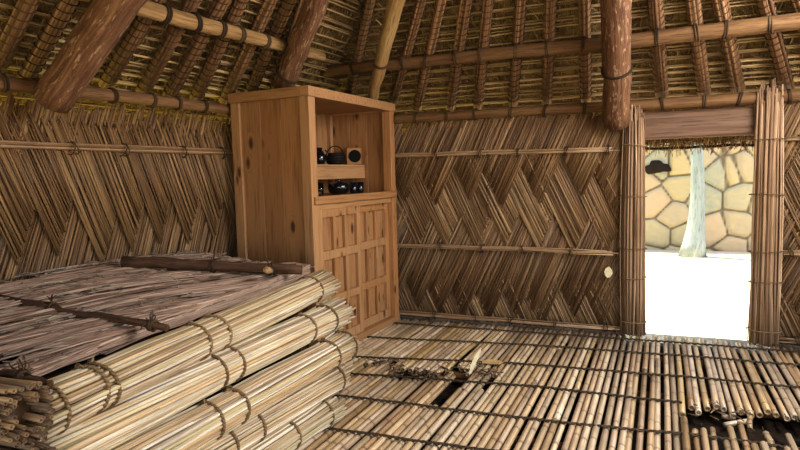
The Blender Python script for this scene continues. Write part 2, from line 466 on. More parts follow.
# ------------------------------------------------------------------ setting: woven reed walls
def weave(x0, x1, ztop, side=False):
    """herringbone wall of slanting reeds in local (s, depth, z); depth grows away from the room"""
    mb = MB(); k = .36 if side else .46; sp = .0125
    regions = [(+1, 1.12, ztop + .03, 0.004, True, .33), (-1, .70, 1.62, .018, True, .29), (+1, .06, 1.10, .032, True, .25), (-1, .0, .45, .046, False, .3)]
    if side: regions = [(+1, 1.50, ztop + .03, .018, True, .16), (-1, .93, 1.78, .004, True, .25), (+1, .06, 1.40, .032, True, .25), (-1, .0, .45, .046, False, .3)]
    for sg, zb, zt, dep, teeth, w in regions:
        zr = zb
        n = int((x1 - x0 + 2.6) / sp)
        c = x0 - 1.3 + np.arange(n) * sp + rng.normal(0, .0025, n)
        grp = np.floor((c - x0) / w + (.3 if sg < 0 else 0)); f = (c - x0) / w + (.3 if sg < 0 else 0) - grp
        zend = np.full(n, zb)
        gz = rng.normal(0, .035, 400)
        if teeth:
            ff = f if sg > 0 else 1 - f
            zend = zb + (1 - ff) * w / (2 * k) + gz[(grp.astype(int) + 100) % 400] + rng.normal(0, .006, n)
        lean = k * (1 + .10 * gz[(grp.astype(int) + 150) % 400] / .035 * .5) * sg
        zt_ = zt + rng.normal(0, .035 if zt > 1.7 else .01, n)
        xa = c + (zend - zr) * lean; xb = c + (zt_ - zr) * lean
        # clip against wall ends
        lo, hi = x0 - .01, x1 + .01
        ta = np.zeros(n); tb = np.ones(n); dx = xb - xa
        for lim, s_ in ((lo, 1), (hi, -1)):
            tt = (lim - xa) / np.where(abs(dx) < 1e-6, 1e-6, dx)
            ent = (dx * s_ > 0)
            ta = np.where(ent, np.maximum(ta, tt), ta); tb = np.where(~ent, np.minimum(tb, tt), tb)
        ok = tb - ta > .04
        za = zend + (zt_ - zend) * ta; zb2 = zend + (zt_ - zend) * tb
        xa2 = xa + dx * ta; xb2 = xa + dx * tb
        dd = dep + rng.normal(0, .005, n) + .006 * (grp % 2)
        p = np.stack([xa2, dd + rng.normal(0, .002, n), za], 1)[ok]; q = np.stack([xb2, dd, zb2], 1)[ok]
        gr_ = rng.random(400)[(grp.astype(int) + 50) % 400]
        r_ = np.clip(.55 * rng.random(n) + .45 * gr_, 0, 1)[ok]
        mb.straight(p, q, np.clip(rng.normal(.0071, .0016, ok.sum()), .004, .0105), k=3, bend=.004, sides=5, rnd=r_)
    return mb
def hrail(mb, s0, s1, z, n=7, r=.0065, hgt=.019, depth=-.02, dz=0.0):
    for i in range(n):
        a = rng.uniform(s0, s0 + .15); b = rng.uniform(s1 - .15, s1)
        zz = z + rng.uniform(-hgt, hgt); d = depth + rng.uniform(-.008, .012)
        k = 9; tt = np.linspace(0, 1, k)
        mb.tubes(np.stack([a + (b - a) * tt, d + rng.normal(0, .0025, k), zz + dz * tt + rng.normal(0, .003, k)], 1), r * rng.uniform(.8, 1.2), 6)
def wall_piece(name, s0, s1, ztop, frame, mat, rails, ties=True):
    """frame: 4x4 matrix from (s, depth, z) to world"""
    o = tag(weave(s0, s1, ztop, 'left' in name).xform(frame).build(name, mat, origin=(0, 0, 0)), kind='structure')
    bk = MB(); bk.poly([(s0, .066, -.13), (s1, .066, -.13), (s1, .066, ztop - .06), (s0, .066, ztop - .06), (s0, .08, -.13), (s1, .08, -.13), (s1, .08, ztop - .06), (s0, .08, ztop - .06)],
                       [(0, 1, 2, 3), (7, 6, 5, 4), (0, 3, 7, 4), (1, 5, 6, 2), (3, 2, 6, 7)])
    bk.xform(frame).build('backing', M['mat'], o)
    for z, n, hg, dz in rails:
        mb = MB(); hrail(mb, s0 - .0, s1 + .0, z, n, .0062, hg, -.017, dz)
        r = mb.xform(frame).build('rail', M['rail'], o)
        if ties:
            s = s0 + rng.uniform(.1, .3)
            while s < s1 - .05:
                tb = MB()
                for q in (-.008, .006):
                    simple_ring(tb, A([s + q, -.012, z + dz * (s - s0) / (s1 - s0)]), A([1.0, rng.normal(0, .1), rng.normal(0, .25)]), hg + .017, .0042, .05, 14, 1.0)
                tb.xform(frame).build('tie', M['rope'], r)
                s += rng.uniform(.3, .5)
    return o
def frame(origin, sx, dx):
    m = np.eye(4); m[:3, 0] = sx; m[:3, 1] = dx; m[:3, 2] = (0, 0, 1); m[:3, 3] = origin; return m
FB = frame((0, YB, 0), (1, 0, 0), (0, 1, 0))
DL0, DL1 = -.30, -.105        # jamb bundle beside the cabinet side
DR0, DR1 = .645, .83
RAILS_B = [(1.60, 8, .021, -.03), (.725, 9, .023, -.03), (.045, 8, .02, 0)]
wall_back = wall_piece('wall_back', -2.95, DL0 + .03, 1.87, FB, M['wall'], RAILS_B)
wall_back2 = wall_piece('wall_back_far', DR1 - .03, WALL_X1, 1.87, FB, M['wall'], [(1.60, 7, .016, 0), (.735, 8, .019, 0), (.05, 8, .02, 0)])
ld = unit([.087, 1.0, 0]); lnrm = unit([-1.0, .087, 0])
FL = frame((xl(0), 0, 0), ld, lnrm)
wall_left = wall_piece('wall_left', FRONT, 5.33, 1.86, FL, M['wall_left'], [(1.635, 9, .026, -.02), (.75, 8, .02, 0), (.05, 8, .02, 0)])

# tied reed bundles at the doorway
def jamb(x0, x1, label, zt):
    o = thing('door_jamb', label, 'reed jamb', ((x0 + x1) / 2, YB - .01, 0.0), group='reed jambs of the doorway')
    mb = MB(); n = 150
    cx, hw = (x0 + x1) / 2, (x1 - x0) / 2
    a = rng.random(n) * 2 * np.pi; r = np.sqrt(rng.random(n))
    bx = cx + hw * 1.0 * r * np.cos(a); by = YB - .02 + .075 * r * np.sin(a)
    tx = cx + hw * .86 * r * np.cos(a + .12) ; ty = YB - .02 + .07 * r * np.sin(a + .12)
    mb.straight(np.stack([bx, by, rng.uniform(-.0, .03, n)], 1), np.stack([tx, ty, zt + rng.normal(0, .05, n)], 1), rng.uniform(.004, .0085, n), k=5, bend=.010, sides=6)
    mb.build('reeds', M['jamb'], o)
    for z in (.12, .50, .74, 1.18, 1.60):
        tb = MB()
        pth = ring_path(A([cx, YB - .02, z]), A([rng.normal(0, .05), rng.normal(0, .05), 1]), hw * 1.08, 24, .02, 1.0)
        pth[:, 1] = YB - .02 + (pth[:, 1] - (YB - .02)) * (.088 / (hw * 1.08))
        tb.tubes(pth, .0045, 5, transport=True, caps=False, closed=True)
        tb.build('tie', M['rope_light'], o)
    return o
jamb(DL0, DL1, 'upright tied reed bundle lining the doorway on its cabinet side', 1.84)
jamb(DR0, DR1 + .03, 'upright tied reed bundle lining the doorway on the side away from the cabinet', 1.93)
lt = thing('lintel', 'thick reddish-brown wooden beam spanning the top of the doorway', 'lintel', ((DL1 + DR0) / 2, YB + .03, 1.645))
mb = MB().box((DL1 - .10, YB + .0, 1.645), (DR0 + .05, YB + .10, 1.86), .018)
V_ = np.concatenate(mb.v); mb.loc = [np.stack([V_[:, 1], V_[:, 2], V_[:, 0]], 1)]
mb.build('beam', M['lintel'], lt)

# ------------------------------------------------------------------ roof
def slope_basis(n, along):
    a = unit(along); u = unit(np.cross(n, a))
    if u[2] < 0: u = -u
    return a, u                                  # along eave, up the slope
def slope(name, p, n, along, s0, s1, down, up, mat_th, dens, hip=.22, bats=True):
    """thatched slope: structure mesh of straw + child battens.  region: trapezoid/triangle ending at the apex"""
    a, u = slope_basis(n, along)
    base = p + n * THATCH_D
    top_s = np.dot(APEX - base, a); top_u = np.dot(APEX - base, u)
    def lim(v):       # s range at height v up the slope (hips meet at the apex)
        f = np.clip(v / top_u, -1, 1)
        return s0 + (top_s - s0) * f - hip, s1 + (top_s - s1) * f + hip
    mb = MB()
    # thick backing layer, gently lumpy
    nu, ns = 36, 44
    vs = np.linspace(-down, top_u - .02, nu); G = []
    for v in vs:
        l, r = lim(v)
        for s in np.linspace(l, r, ns): G.append(base + a * s + u * v + n * (.02 + .018 * rng.random()))
    G2 = [g_ + n * .16 for g_ in G]
    Fq = [(i * ns + j, i * ns + j + 1, (i + 1) * ns + j + 1, (i + 1) * ns + j) for i in range(nu - 1) for j in range(ns - 1)]
    off = len(G)
    Fq2 = [tuple(off + q for q in reversed(f)) for f in Fq]
    edge = [(j + 1, j, off + j, off + j + 1) for j in range(ns - 1)]
    mb.poly(G + G2, Fq + Fq2 + edge, rnd=.3, smooth=True)
    # straw strands under it
    N = int(dens)
    v = -down + (min(up, top_u) + down) * rng.random(N)
    l, r = lim(v); s = l + (r - l) * rng.random(N)
    ang = np.where(rng.random(N) < .55, rng.normal(0, .5, N), rng.uniform(-1.5, 1.5, N))
    L = rng.uniform(.05, .16, N)
    d = (-u)[None] * np.cos(ang)[:, None] + a[None] * np.sin(ang)[:, None]
    dn = -rng.uniform(-.2, .30, N)
    d = unit_rows(d + n[None] * dn[:, None])
    p0 = base + a[None] * s[:, None] + u[None] * v[:, None] + n[None] * rng.uniform(-.006, .03, N)[:, None]
    mb.straight(p0, p0 + d * L[:, None], rng.uniform(.0018, .0045, N), k=3, bend=.010, sides=3)
    o = tag(mb.build(name, mat_th, origin=(0, 0, 0)), kind='structure')
    # fringe at the eave
    if bats:
        v = -.24
        while v < min(up, top_u - .1):
            l, r = lim(v); b = MB()
            for q in range(rng.integers(2, 4)):
                k = 12; tt = np.linspace(0, 1, k)
                ss = l + (r - l) * tt
                vv = v + rng.normal(0, .012) + rng.normal(0, .003, k)
                pts = (p + n * BAT_D) + a[None] * ss[:, None] + u[None] * vv[:, None] + n[None] * rng.normal(0, .004, k)[:, None]
                b.tubes(pts, rng.uniform(.0055, .009), 5)
            b.build('batten', M['batten'], o)
            v += rng.uniform(.068, .088)
    return o
ceiling_back = slope('ceiling', pB, nB, A([1.0, 0, 0]), -3.15, 3.0, .66, 2.6, M['thatch'], 22000)
ceiling_left = slope('ceiling_left', pL, nL, A([.087, 1.0, 0]), -4.6, 1.55, .60, 2.6, M['thatch'], 22000)
# the slopes nobody sees from here close the roof
nR = unit([T_L, 0, 1.0]); slope('ceiling_right', A([3.0, 2.6, 1.97]), nR, A([0, 1.0, 0]), -3.1, 2.9, .5, 2.6, M['thatch'], 2500, bats=False)
nF = unit([0, -.83, 1.0]); slope('ceiling_front', A([0, -.35, 1.97]), nF, A([1.0, 0, 0]), -3.5, 3.1, .3, 2.6, M['thatch'], 2500, bats=False)

# eave fringe of hanging straw over the doorway, outside
fr = MB(); N = 3800
aB, uB = slope_basis(nB, A([1.0, 0, 0]))
s = rng.uniform(-3.2, 3.1, N)
p0 = offB(THATCH_D) + aB * s[:, None] - uB * rng.uniform(.54, .66, N)[:, None] + nB * rng.uniform(-.01, .14, N)[:, None]
d = unit_rows(A([0, .25, -1.0]) + rng.normal(0, .22, (N, 3)))
fr.straight(p0, p0 + d * rng.uniform(.05, .13, N)[:, None], rng.uniform(.002, .004, N), k=3, bend=.006, sides=3)
fr.build('eave_fringe', M['thatch'], ceiling_back)
k = 60; tt = np.linspace(-3.2, 3.1, k)
pth = offB(THATCH_D) + aB * tt[:, None] - uB * .665 - A([0, 0, .02]) + rng.normal(0, .004, (k, 3))
MB().tubes(pth, .013, 5).build('eave_cord', M['rope'], ceiling_back)

ORD = ['first', 'second', 'third', 'fourth', 'fifth', 'sixth', 'seventh', 'eighth', 'ninth', 'tenth', 'eleventh']
def rafter(p, q, r, label, group, dark=0.0, wrap=.055):
    """a bundle of canes lashed with cord along its length"""
    p, q = A(p), A(q); d = unit(q - p)
    o = thing('rafter', label, 'rafter', tuple(p), group=group)
    mb = MB(); n = 13
    ref = unit(np.cross(d, [0, 0, 1.0])); w = np.cross(d, ref)
    a = np.arange(n) * 2 * np.pi / n + rng.normal(0, .1, n)
    rr = r * rng.uniform(.70, .84, n)
    offs = ref * (rr * np.cos(a))[:, None] + w * (rr * np.sin(a))[:, None]
    mb.straight(p + offs, q + offs * .8, np.full(n, r * .24), k=6, bend=.006, sides=6)
    mb.straight([p + d * .01], [q - d * .01], A([r * .78]), k=6, sides=8)
    mb.build('canes', M['rafter'], o)
    L = np.linalg.norm(q - p); turns = L / wrap; k = int(turns * 13) + 2
    tt = np.linspace(.015, .985, k); aa = tt * turns * 2 * np.pi
    jit = .10 * np.sin(tt * 40 + rng.random() * 6)
    R_ = r * (1.05 - .13 * tt)
    pth = p + d * (tt * L)[:, None] + (ref * np.cos(aa + jit)[:, None] + w * np.sin(aa + jit)[:, None]) * R_[:, None]
    MB().tubes(pth, .0036, 5, transport=True).build('binding', M['rope'], o)
    return o
def raft_pts(px0, px1, pl, n, ext_lo, z_hi):
    P_ = on_plane(*px0, pl, n); Q_ = on_plane(*px1, pl, n)
    d = unit(Q_ - P_)
    tgt = APEX + n * .05
    lo = P_ - d * ext_lo
    hi = lo + d * ((z_hi - lo[2]) / d[2])
    return lo, hi
BACK = [((349, 95), (371, 0)), ((393.3, 101), (421.3, 0)), ((417.3, 106.7), (441.3, 0)), ((450.7, 106.7), (467.2, 0)), ((478, 105), (488.5, 0)), ((513, 102.7), (521, 0)), ((546.7, 101), (550.7, 0)),
        ((586, 100), (584.5, 0)), ((662, 93), (655, 0)), ((704, 93), (692.6, 0)), ((737.8, 88), (719.5, 0)), ((786.7, 85.6), (764.7, 0)), ((828, 84), (800, 0)), ((875, 82), (842, 0))]
nth = ['first', 'second', 'third', 'fourth', 'fifth', 'sixth', 'seventh', 'eighth']
for i, (a, b) in enumerate(BACK):
    lo, hi = raft_pts(a, b, offB(RAFT_D), nB, .02, 4.05)
    if i <= 7: lab = 'back roof cane rafter, %s from the upright log towards the cabinet' % nth[7 - i]
    else: lab = 'back roof cane rafter, %s past the upright log on the doorway side' % nth[i - 8]
    rafter(lo, hi, .044 if i < 8 else .05, lab, 'rafters of the back roof')
for i, x_ in enumerate((1.55, 1.95, 2.35)):
    lo = offB(RAFT_D) + A([x_, -.02, .02]); hi = lo + (APEX - lo) * .8
    # keep it on the slope plane
    hi = hi - nB * np.dot(hi - offB(RAFT_D), nB)
    rafter(lo, hi, .048, 'back roof cane rafter, %s past the upright log on the doorway side' % ['seventh', 'eighth', 'ninth'][i], 'rafters of the back roof')
LEFT = [((-8, 76), (29, 0)), ((24.8, 80), (67.6, 4)), ((105.9, 84), (146, 18)), ((143, 92), (191.5, 2)), ((169, 96), (219.7, 4.5)), ((196, 98), (240, 4)), ((225, 100), (268, 6)), ((250, 92), (287, 7)), ((275, 92), (304, 4))]
for i, (a, b) in enumerate(LEFT):
    lo, hi = raft_pts(a, b, offL(RAFT_D), nL, .02, 3.9)
    if i < 2: lab = 'side roof cane rafter, %s from the split log away from the cabinet' % nth[1 - i]
    else: lab = 'side roof cane rafter, %s from the split log towards the cabinet' % nth[i - 2]
    rafter(lo, hi, .046, lab, 'rafters of the side roof')
for i, y_ in enumerate((1.75, 1.4, 1.0, .6)):
    lo = on_plane(-60, 90, offL(RAFT_D), nL); lo = A([xl(y_), y_, 0]); lo[2] = offL(RAFT_D)[2] - (np.dot(A([lo[0], lo[1], offL(RAFT_D)[2]]) - offL(RAFT_D), nL)) / nL[2]
    hi = lo + (APEX - lo) * .78; hi = hi - nL * np.dot(hi - offL(RAFT_D), nL)
    rafter(lo, hi, .046, 'side roof cane rafter, %s from the split log away from the cabinet' % nth[i + 2], 'rafters of the side roof')

def log(name, label, cat, p, q, r0, r1, mat, k=10, bend=.006, sides=16, lash=None, rough=.03, lash_mat='rope', rope=.007, group=None):
    p, q = A(p), A(q)
    o = thing(name, label, cat, tuple(p), group=group)
    t_ = np.linspace(0, 1, k); P_ = p + (q - p) * t_[:, None]
    P_[1:-1] += rng.normal(0, bend, (k - 2, 3))
    R_ = r0 + (r1 - r0) * t_; R_ = R_ * (1 + rng.normal(0, rough, k))
    d = unit(q - p)
    P_ = np.concatenate([P_[:1] - d * r0 * .10, P_, P_[-1:] + d * r1 * .1]); R_ = np.concatenate([R_[:1] * .86, R_, R_[-1:] * .86])
    MB().tubes(P_, R_[None], sides).build('trunk', mat, o)
    if lash:
        for t_ in lash:
            tb = MB(); c = p + (q - p) * t_; rr = r0 + (r1 - r0) * t_
            ax = unit(d + rng.normal(0, .10, 3))
            for s_ in (-1, 1): simple_ring(tb, c + d * s_ * rope * 1.1, ax, rr + rope * .6, rope, .03, 20)
            tb.build('lashing', M[lash_mat], o)
    return o
# wall plates (run round the hut on top of the reed walls)
def lash_at(p, q, pts): 
    p, q = A(p), A(q); d = q - p; L2 = d @ d
    return [float(np.clip((A(x_) - p) @ d / L2, .01, .99)) for x_ in pts]
rb = [raft_pts(a, b, offB(RAFT_D), nB, .02, 4.05)[0] for a, b in BACK]
rl = [raft_pts(a, b, offL(RAFT_D), nL, .02, 3.9)[0] for a, b in LEFT]
p, q = (-2.95, YB, 1.955), (WALL_X1, YB, 1.90)
log('wall_plate', 'brown pole lying along the top of the back reed wall', 'pole', p, q, .042, .05, M['log_plate'], lash=lash_at(p, q, rb), bend=.004)
p, q = offL(0) + A(ld) * -4.3, offL(0) + A(ld) * 1.25
log('wall_plate', 'brown pole lying along the top of the reed wall behind the stacked bundles', 'pole', p, q, .046, .04, M['log_plate'], lash=lash_at(p, q, rl), bend=.004)
# purlins
p, q = on_plane(322, 72, offB(0), nB), on_plane(800, 22, offB(0), nB)
q = p + (q - p) * 1.5
hb = [raft_pts(a, b, offB(RAFT_D), nB, .02, 4.05) for a, b in BACK]
def at_plane_cross(lo, hi, p, q):
    # the point of the rafter nearest to the purlin
    u_, v_ = hi - lo, A(q) - A(p); w_ = lo - A(p)
    a_, b_, c_, d_, e_ = u_ @ u_, u_ @ v_, v_ @ v_, u_ @ w_, v_ @ w_
    s_ = (b_ * e_ - c_ * d_) / (a_ * c_ - b_ * b_); return lo + u_ * s_
log('purlin', 'brown pole crossing under the back roof rafters halfway up', 'purlin', p, q, .05, .06, M['log_plate'], lash=lash_at(p, q, [at_plane_cross(lo, hi, p, q) for lo, hi in hb]), bend=.006)
p, q = on_plane(60, -14, offL(-.01), nL), on_plane(322, 57, offL(-.01), nL)
p = q + (p - q) * 1.5
hl = [raft_pts(a, b, offL(RAFT_D), nL, .02, 3.9) for a, b in LEFT]
log('purlin', 'pale peeled pole with cord loops crossing under the side roof rafters', 'purlin', p, q, .058, .042, M['log_pale'], lash=lash_at(p, q, [at_plane_cross(lo, hi, p, q) for lo, hi in hl]), bend=.005, rope=.009)
# big principal logs
def big(name, label, cat, px0, px1, pl, n, r0, r1, mat, lash, ext=1.5, sides=18, bend=.004):
    P_ = on_plane(*px0, pl, n); Q_ = on_plane(*px1, pl, n); Q_ = P_ + (Q_ - P_) * ext
    return log(name, label, cat, P_, Q_, r0, r1, mat, 14, bend, sides, lash, .016)
big('roof_log', 'thick upright-looking red-brown log sloping up to the roof beside the doorway', 'log', (617, 122), (616, 0), offB(-.16), nB, .105, .10, M['log_red'], [.28], 1.7)
big('roof_log', 'thick split log with torn reddish bark sloping up over the stacked bundles', 'log', (52, 100), (125, -5), offL(-.17), nL, .105, .095, M['log_red'], [.62], 1.8)
big('roof_log', 'reddish-brown slanting corner log behind the top of the cabinet', 'log', (283, 86), (317, 0), offL(-.12), nL, .085, .08, M['log_red'], [.1], 1.5)
big('roof_log', 'pale smooth slanting log rising from behind the cabinet top', 'log', (370, 106), (397, 0), offB(-.13), nB, .05, .075, M['log_pale'], [.3], 1.5)

# ------------------------------------------------------------------ cabinet
FRp = on_z(399.5, 320, 0); TH = math.radians(2.65)
CU = A([math.sin(TH), math.cos(TH), 0]); CV = A([-math.cos(TH), math.sin(TH), 0])
CO = FRp - 1.41 * CU                          # near front corner on the floor
# local frame: x = depth into the cabinet is -x_local ; y = along the front
cab = thing('cabinet', 'tall pine cupboard with open top shelf and latticed sliding doors', 'cabinet', (CO[0], CO[1], 0.002), -TH)
W_, D_, H_ = 1.41, .745, 2.08
def cl(u, v, z): return (-v, u, z)
def cbox(mb, u0, u1, v0, v1, z0, z1, bev=.003, rnd=None):
    return mb.box((-v1, u0, z0), (-v0, u1, z1), bev, rnd)
def cpart(name, mb, mat, parent=None):
    return mb.build(name, mat, parent or cab, origin=(0, 0, 0))
# MB.build subtracts the parent's place only for unrotated parents, so local coordinates are used here
def cb(name, mat, boxes, parent=None, bev=.003):
    mb = MB()
    for b in boxes: cbox(mb, *b, bev=bev)
    return cpart(name, mb, mat, parent)
for u0, v0 in ((0, 0), (W_ - .085, 0), (0, D_ - .085), (W_ - .085, D_ - .085)):
    cb('post', M['pine'], [(u0, u0 + .085 if v0 else u0 + .085, v0, v0 + .085, 0, H_ - .075)])
cb('top', M['pine_x'], [(-.012, W_ + .012, -.012, .06, H_ - .075, H_), (-.012, .06, .06, D_ + .01, H_ - .075, H_), (W_ - .05, W_ + .012, .06, D_ + .01, H_ - .075, H_), (.05, W_ - .05, .06, D_, H_ - .06, H_ - .035)])
for uu, inner in ((.022, 1), (W_ - .042, 0)):
    cb('side_panel', M['pine_panel'], [(uu, uu + .02, .083 + i * .193, .083 + (i + 1) * .193 - .003, .06, H_ - .07) for i in range(3)])
cb('back_panel', M['pine_panel'], [(.08 + i * .156, .08 + (i + 1) * .156 - .003, D_ - .04, D_ - .02, .06, H_ - .07) for i in range(8)])
cb('counter_rail', M['pine_h'], [(.02, W_ - .02, -.018, .06, 1.198, 1.258)])
cb('counter', M['pine_h'], [(.04, W_ - .04, .06, D_ - .04, 1.225, 1.25)])
cb('door_track', M['pine_h'], [(.085, W_ - .085, .012, .075, 1.15, 1.198)])
cb('base_rail', M['pine_h'], [(.0, W_, -.008, .075, 0.0, .055)])
sh = cb('shelf', M['pine_h'], [(.042, W_ - .042, .31, D_ - .04, 1.495, 1.515)])
cb('fascia', M['pine_h'], [(.042, W_ - .042, .31, .328, 1.385, 1.494)], sh)
cb('bottom_board', M['pine_x'], [(.04, W_ - .04, .075, D_ - .04, .03, .05)])
def door(u0, u1, v, label=None):
    z0, z1 = .056, 1.15; st, rail = .062, .06
    fr_ = [(u0, u0 + st, v, v + .030, z0, z1), (u1 - st, u1, v, v + .030, z0, z1)]
    for zz, hh in ((z0, .075), (.395, .065), (.755, .07), (z1 - .06, .06)): fr_.append((u0 + st, u1 - st, v + .001, v + .029, zz, zz + hh))
    for i in (1, 2):
        uc = u0 + st + (u1 - u0 - 2 * st) * i / 3
        for za, zb_ in ((z0 + .075, .395), (.46, .755), (.825, z1 - .06)): fr_.append((uc - .02, uc + .02, v + .002, v + .028, za, zb_))
    d_ = cb('door', M['pine'], fr_, bev=.002)
    cb('panel', M['pine_panel'], [(u0 + .03, u1 - .03, v + .030, v + .034, z0 + .02, z1 - .02)], d_)
    return d_
door(.087, .735, .012); door(.70, 1.325, .05)

# things on the cabinet's shelves
def cw(u, v, z): return tuple(CO + CU * u + CV * v + A([0, 0, z + .002]))
def at_cab(px, py, v):
    P_ = on_plane(px, py, CO + CV * v, CV); return (P_ - CO) @ CU, P_[2]
SH_Z, CT_Z = 1.515, 1.25
u_, _ = at_cab(354.5, 160, .42)
ck = thing('clock', 'small square wooden desk clock with a round dark face', 'clock', cw(u_, .42, SH_Z), math.radians(34)); ck.scale = (1.3, 1.3, 1.3)
mb = MB().box((-.062, -.03, 0), (.062, .03, .13), .006); mb.build('case', M['clockwood'], ck, origin=(0, 0, 0))
mb = MB(); bm_ = bmesh.new(); bmesh.ops.create_cone(bm_, cap_ends=True, segments=32, radius1=.047, radius2=.045, depth=.012, matrix=Matrix.Translation((0, -.033, .066)) @ Matrix.Rotation(math.pi / 2, 4, 'X'))
mb.bm(bm_); mb.build('face', M['dial'], ck, origin=(0, 0, 0))
u_, _ = at_cab(333.5, 160, .46)
bs = thing('basket', 'dark woven basket with a loop handle standing beside the small clock', 'basket', cw(u_, .44, SH_Z))
MB().lathe([(0, 0), (.06, 0), (.085, .03), (.092, .08), (.086, .11), (.08, .11), (.08, .03), (0, .02)], (0, 0, 0), 22).build('bowl', M['basket'], bs, origin=(0, 0, 0))
for k_ in range(5): pass
tb = MB()
for zz in (.02, .045, .07, .095):
    rr = np.interp(zz, [0, .03, .08, .11], [.062, .086, .093, .087]); tb.tubes(ring_path(A([0, 0, zz]), A([0, 0, 1.0]), rr + .001, 26), .004, 5, transport=True, caps=False, closed=True)
tb.build('weave', M['iron'], bs, origin=(0, 0, 0))
a_ = np.linspace(0, np.pi, 14); MB().tubes(np.stack([.084 * np.cos(a_), 0 * a_, .10 + .075 * np.sin(a_)], 1), .005, 6, transport=True).build('handle', M['basket'], bs, origin=(0, 0, 0))
u_, _ = at_cab(319.5, 160, .42)
jg = thing('jug', 'dark glossy jug on the upper shelf next to the cupboard post', 'jug', cw(u_, .42, SH_Z))
MB().lathe([(0, 0), (.038, 0), (.055, .03), (.058, .07), (.04, .11), (.026, .13), (.03, .15), (.026, .15), (.02, .13), (0, .12)], (0, 0, 0), 22).build('body', M['black'], jg, origin=(0, 0, 0))
a_ = np.linspace(-1.2, 1.2, 10); MB().tubes(np.stack([.05 + .03 * np.cos(a_), 0 * a_, .09 + .04 * np.sin(a_)], 1), .006, 6, transport=True).build('handle', M['black'], jg, origin=(0, 0, 0))
u_, _ = at_cab(339, 190, .22)
pt = thing('pot', 'black glazed round pot on the counter under the shelf, larger than its neighbours', 'pot', cw(u_, .22, CT_Z)); pt.scale = (1.3, 1.3, 1.0)
MB().lathe([(0, 0), (.045, 0), (.066, .025), (.076, .06), (.070, .092), (.062, .1), (.058, .1), (.064, .085), (.066, .05), (0, .02)], (0, 0, 0), 26).build('body', M['black'], pt, origin=(0, 0, 0))
MB().lathe([(.060, .1), (.05, .108), (.014, .113), (.012, .12), (.016, .128), (.0, .13)], (0, 0, 0), 20).build('lid', M['black'], pt, origin=(0, 0, 0))
for px_, v_, lab in ((353.5, .21, 'dark glazed cup standing right against the black round pot'), (360, .22, 'dark glazed cup at the end of the row, farthest from the black pot')):
    u_, _ = at_cab(px_, 190, v_)
    cpz = thing('cup', lab, 'cup', cw(u_, v_, CT_Z), group='dark cups on the cabinet counter')
    MB().lathe([(0, 0), (.026, 0), (.034, .012), (.037, .10), (.034, .10), (.031, .02), (0, .014)], (0, 0, 0), 20).build('body', M['black'], cpz, origin=(0, 0, 0))
    MB().tubes(ring_path(A([0, 0, .1]), A([0, 0, 1.0]), .0355, 22), .0022, 5, transport=True, caps=False, closed=True).build('rim', M['iron'], cpz, origin=(0, 0, 0))
u_, _ = at_cab(320, 190, .19)
gl = MB().lathe([(0, 0), (.028, 0), (.034, .11), (.031, .11), (.026, .01), (0, .01)], (0, 0, 0), 20).build('drinking_glass', M['glass'], origin=(0, 0, 0))
gl.location = cw(u_, .19, CT_Z); tag(gl, 'clear glass tumbler on the counter between the post and the black pot', 'glass')

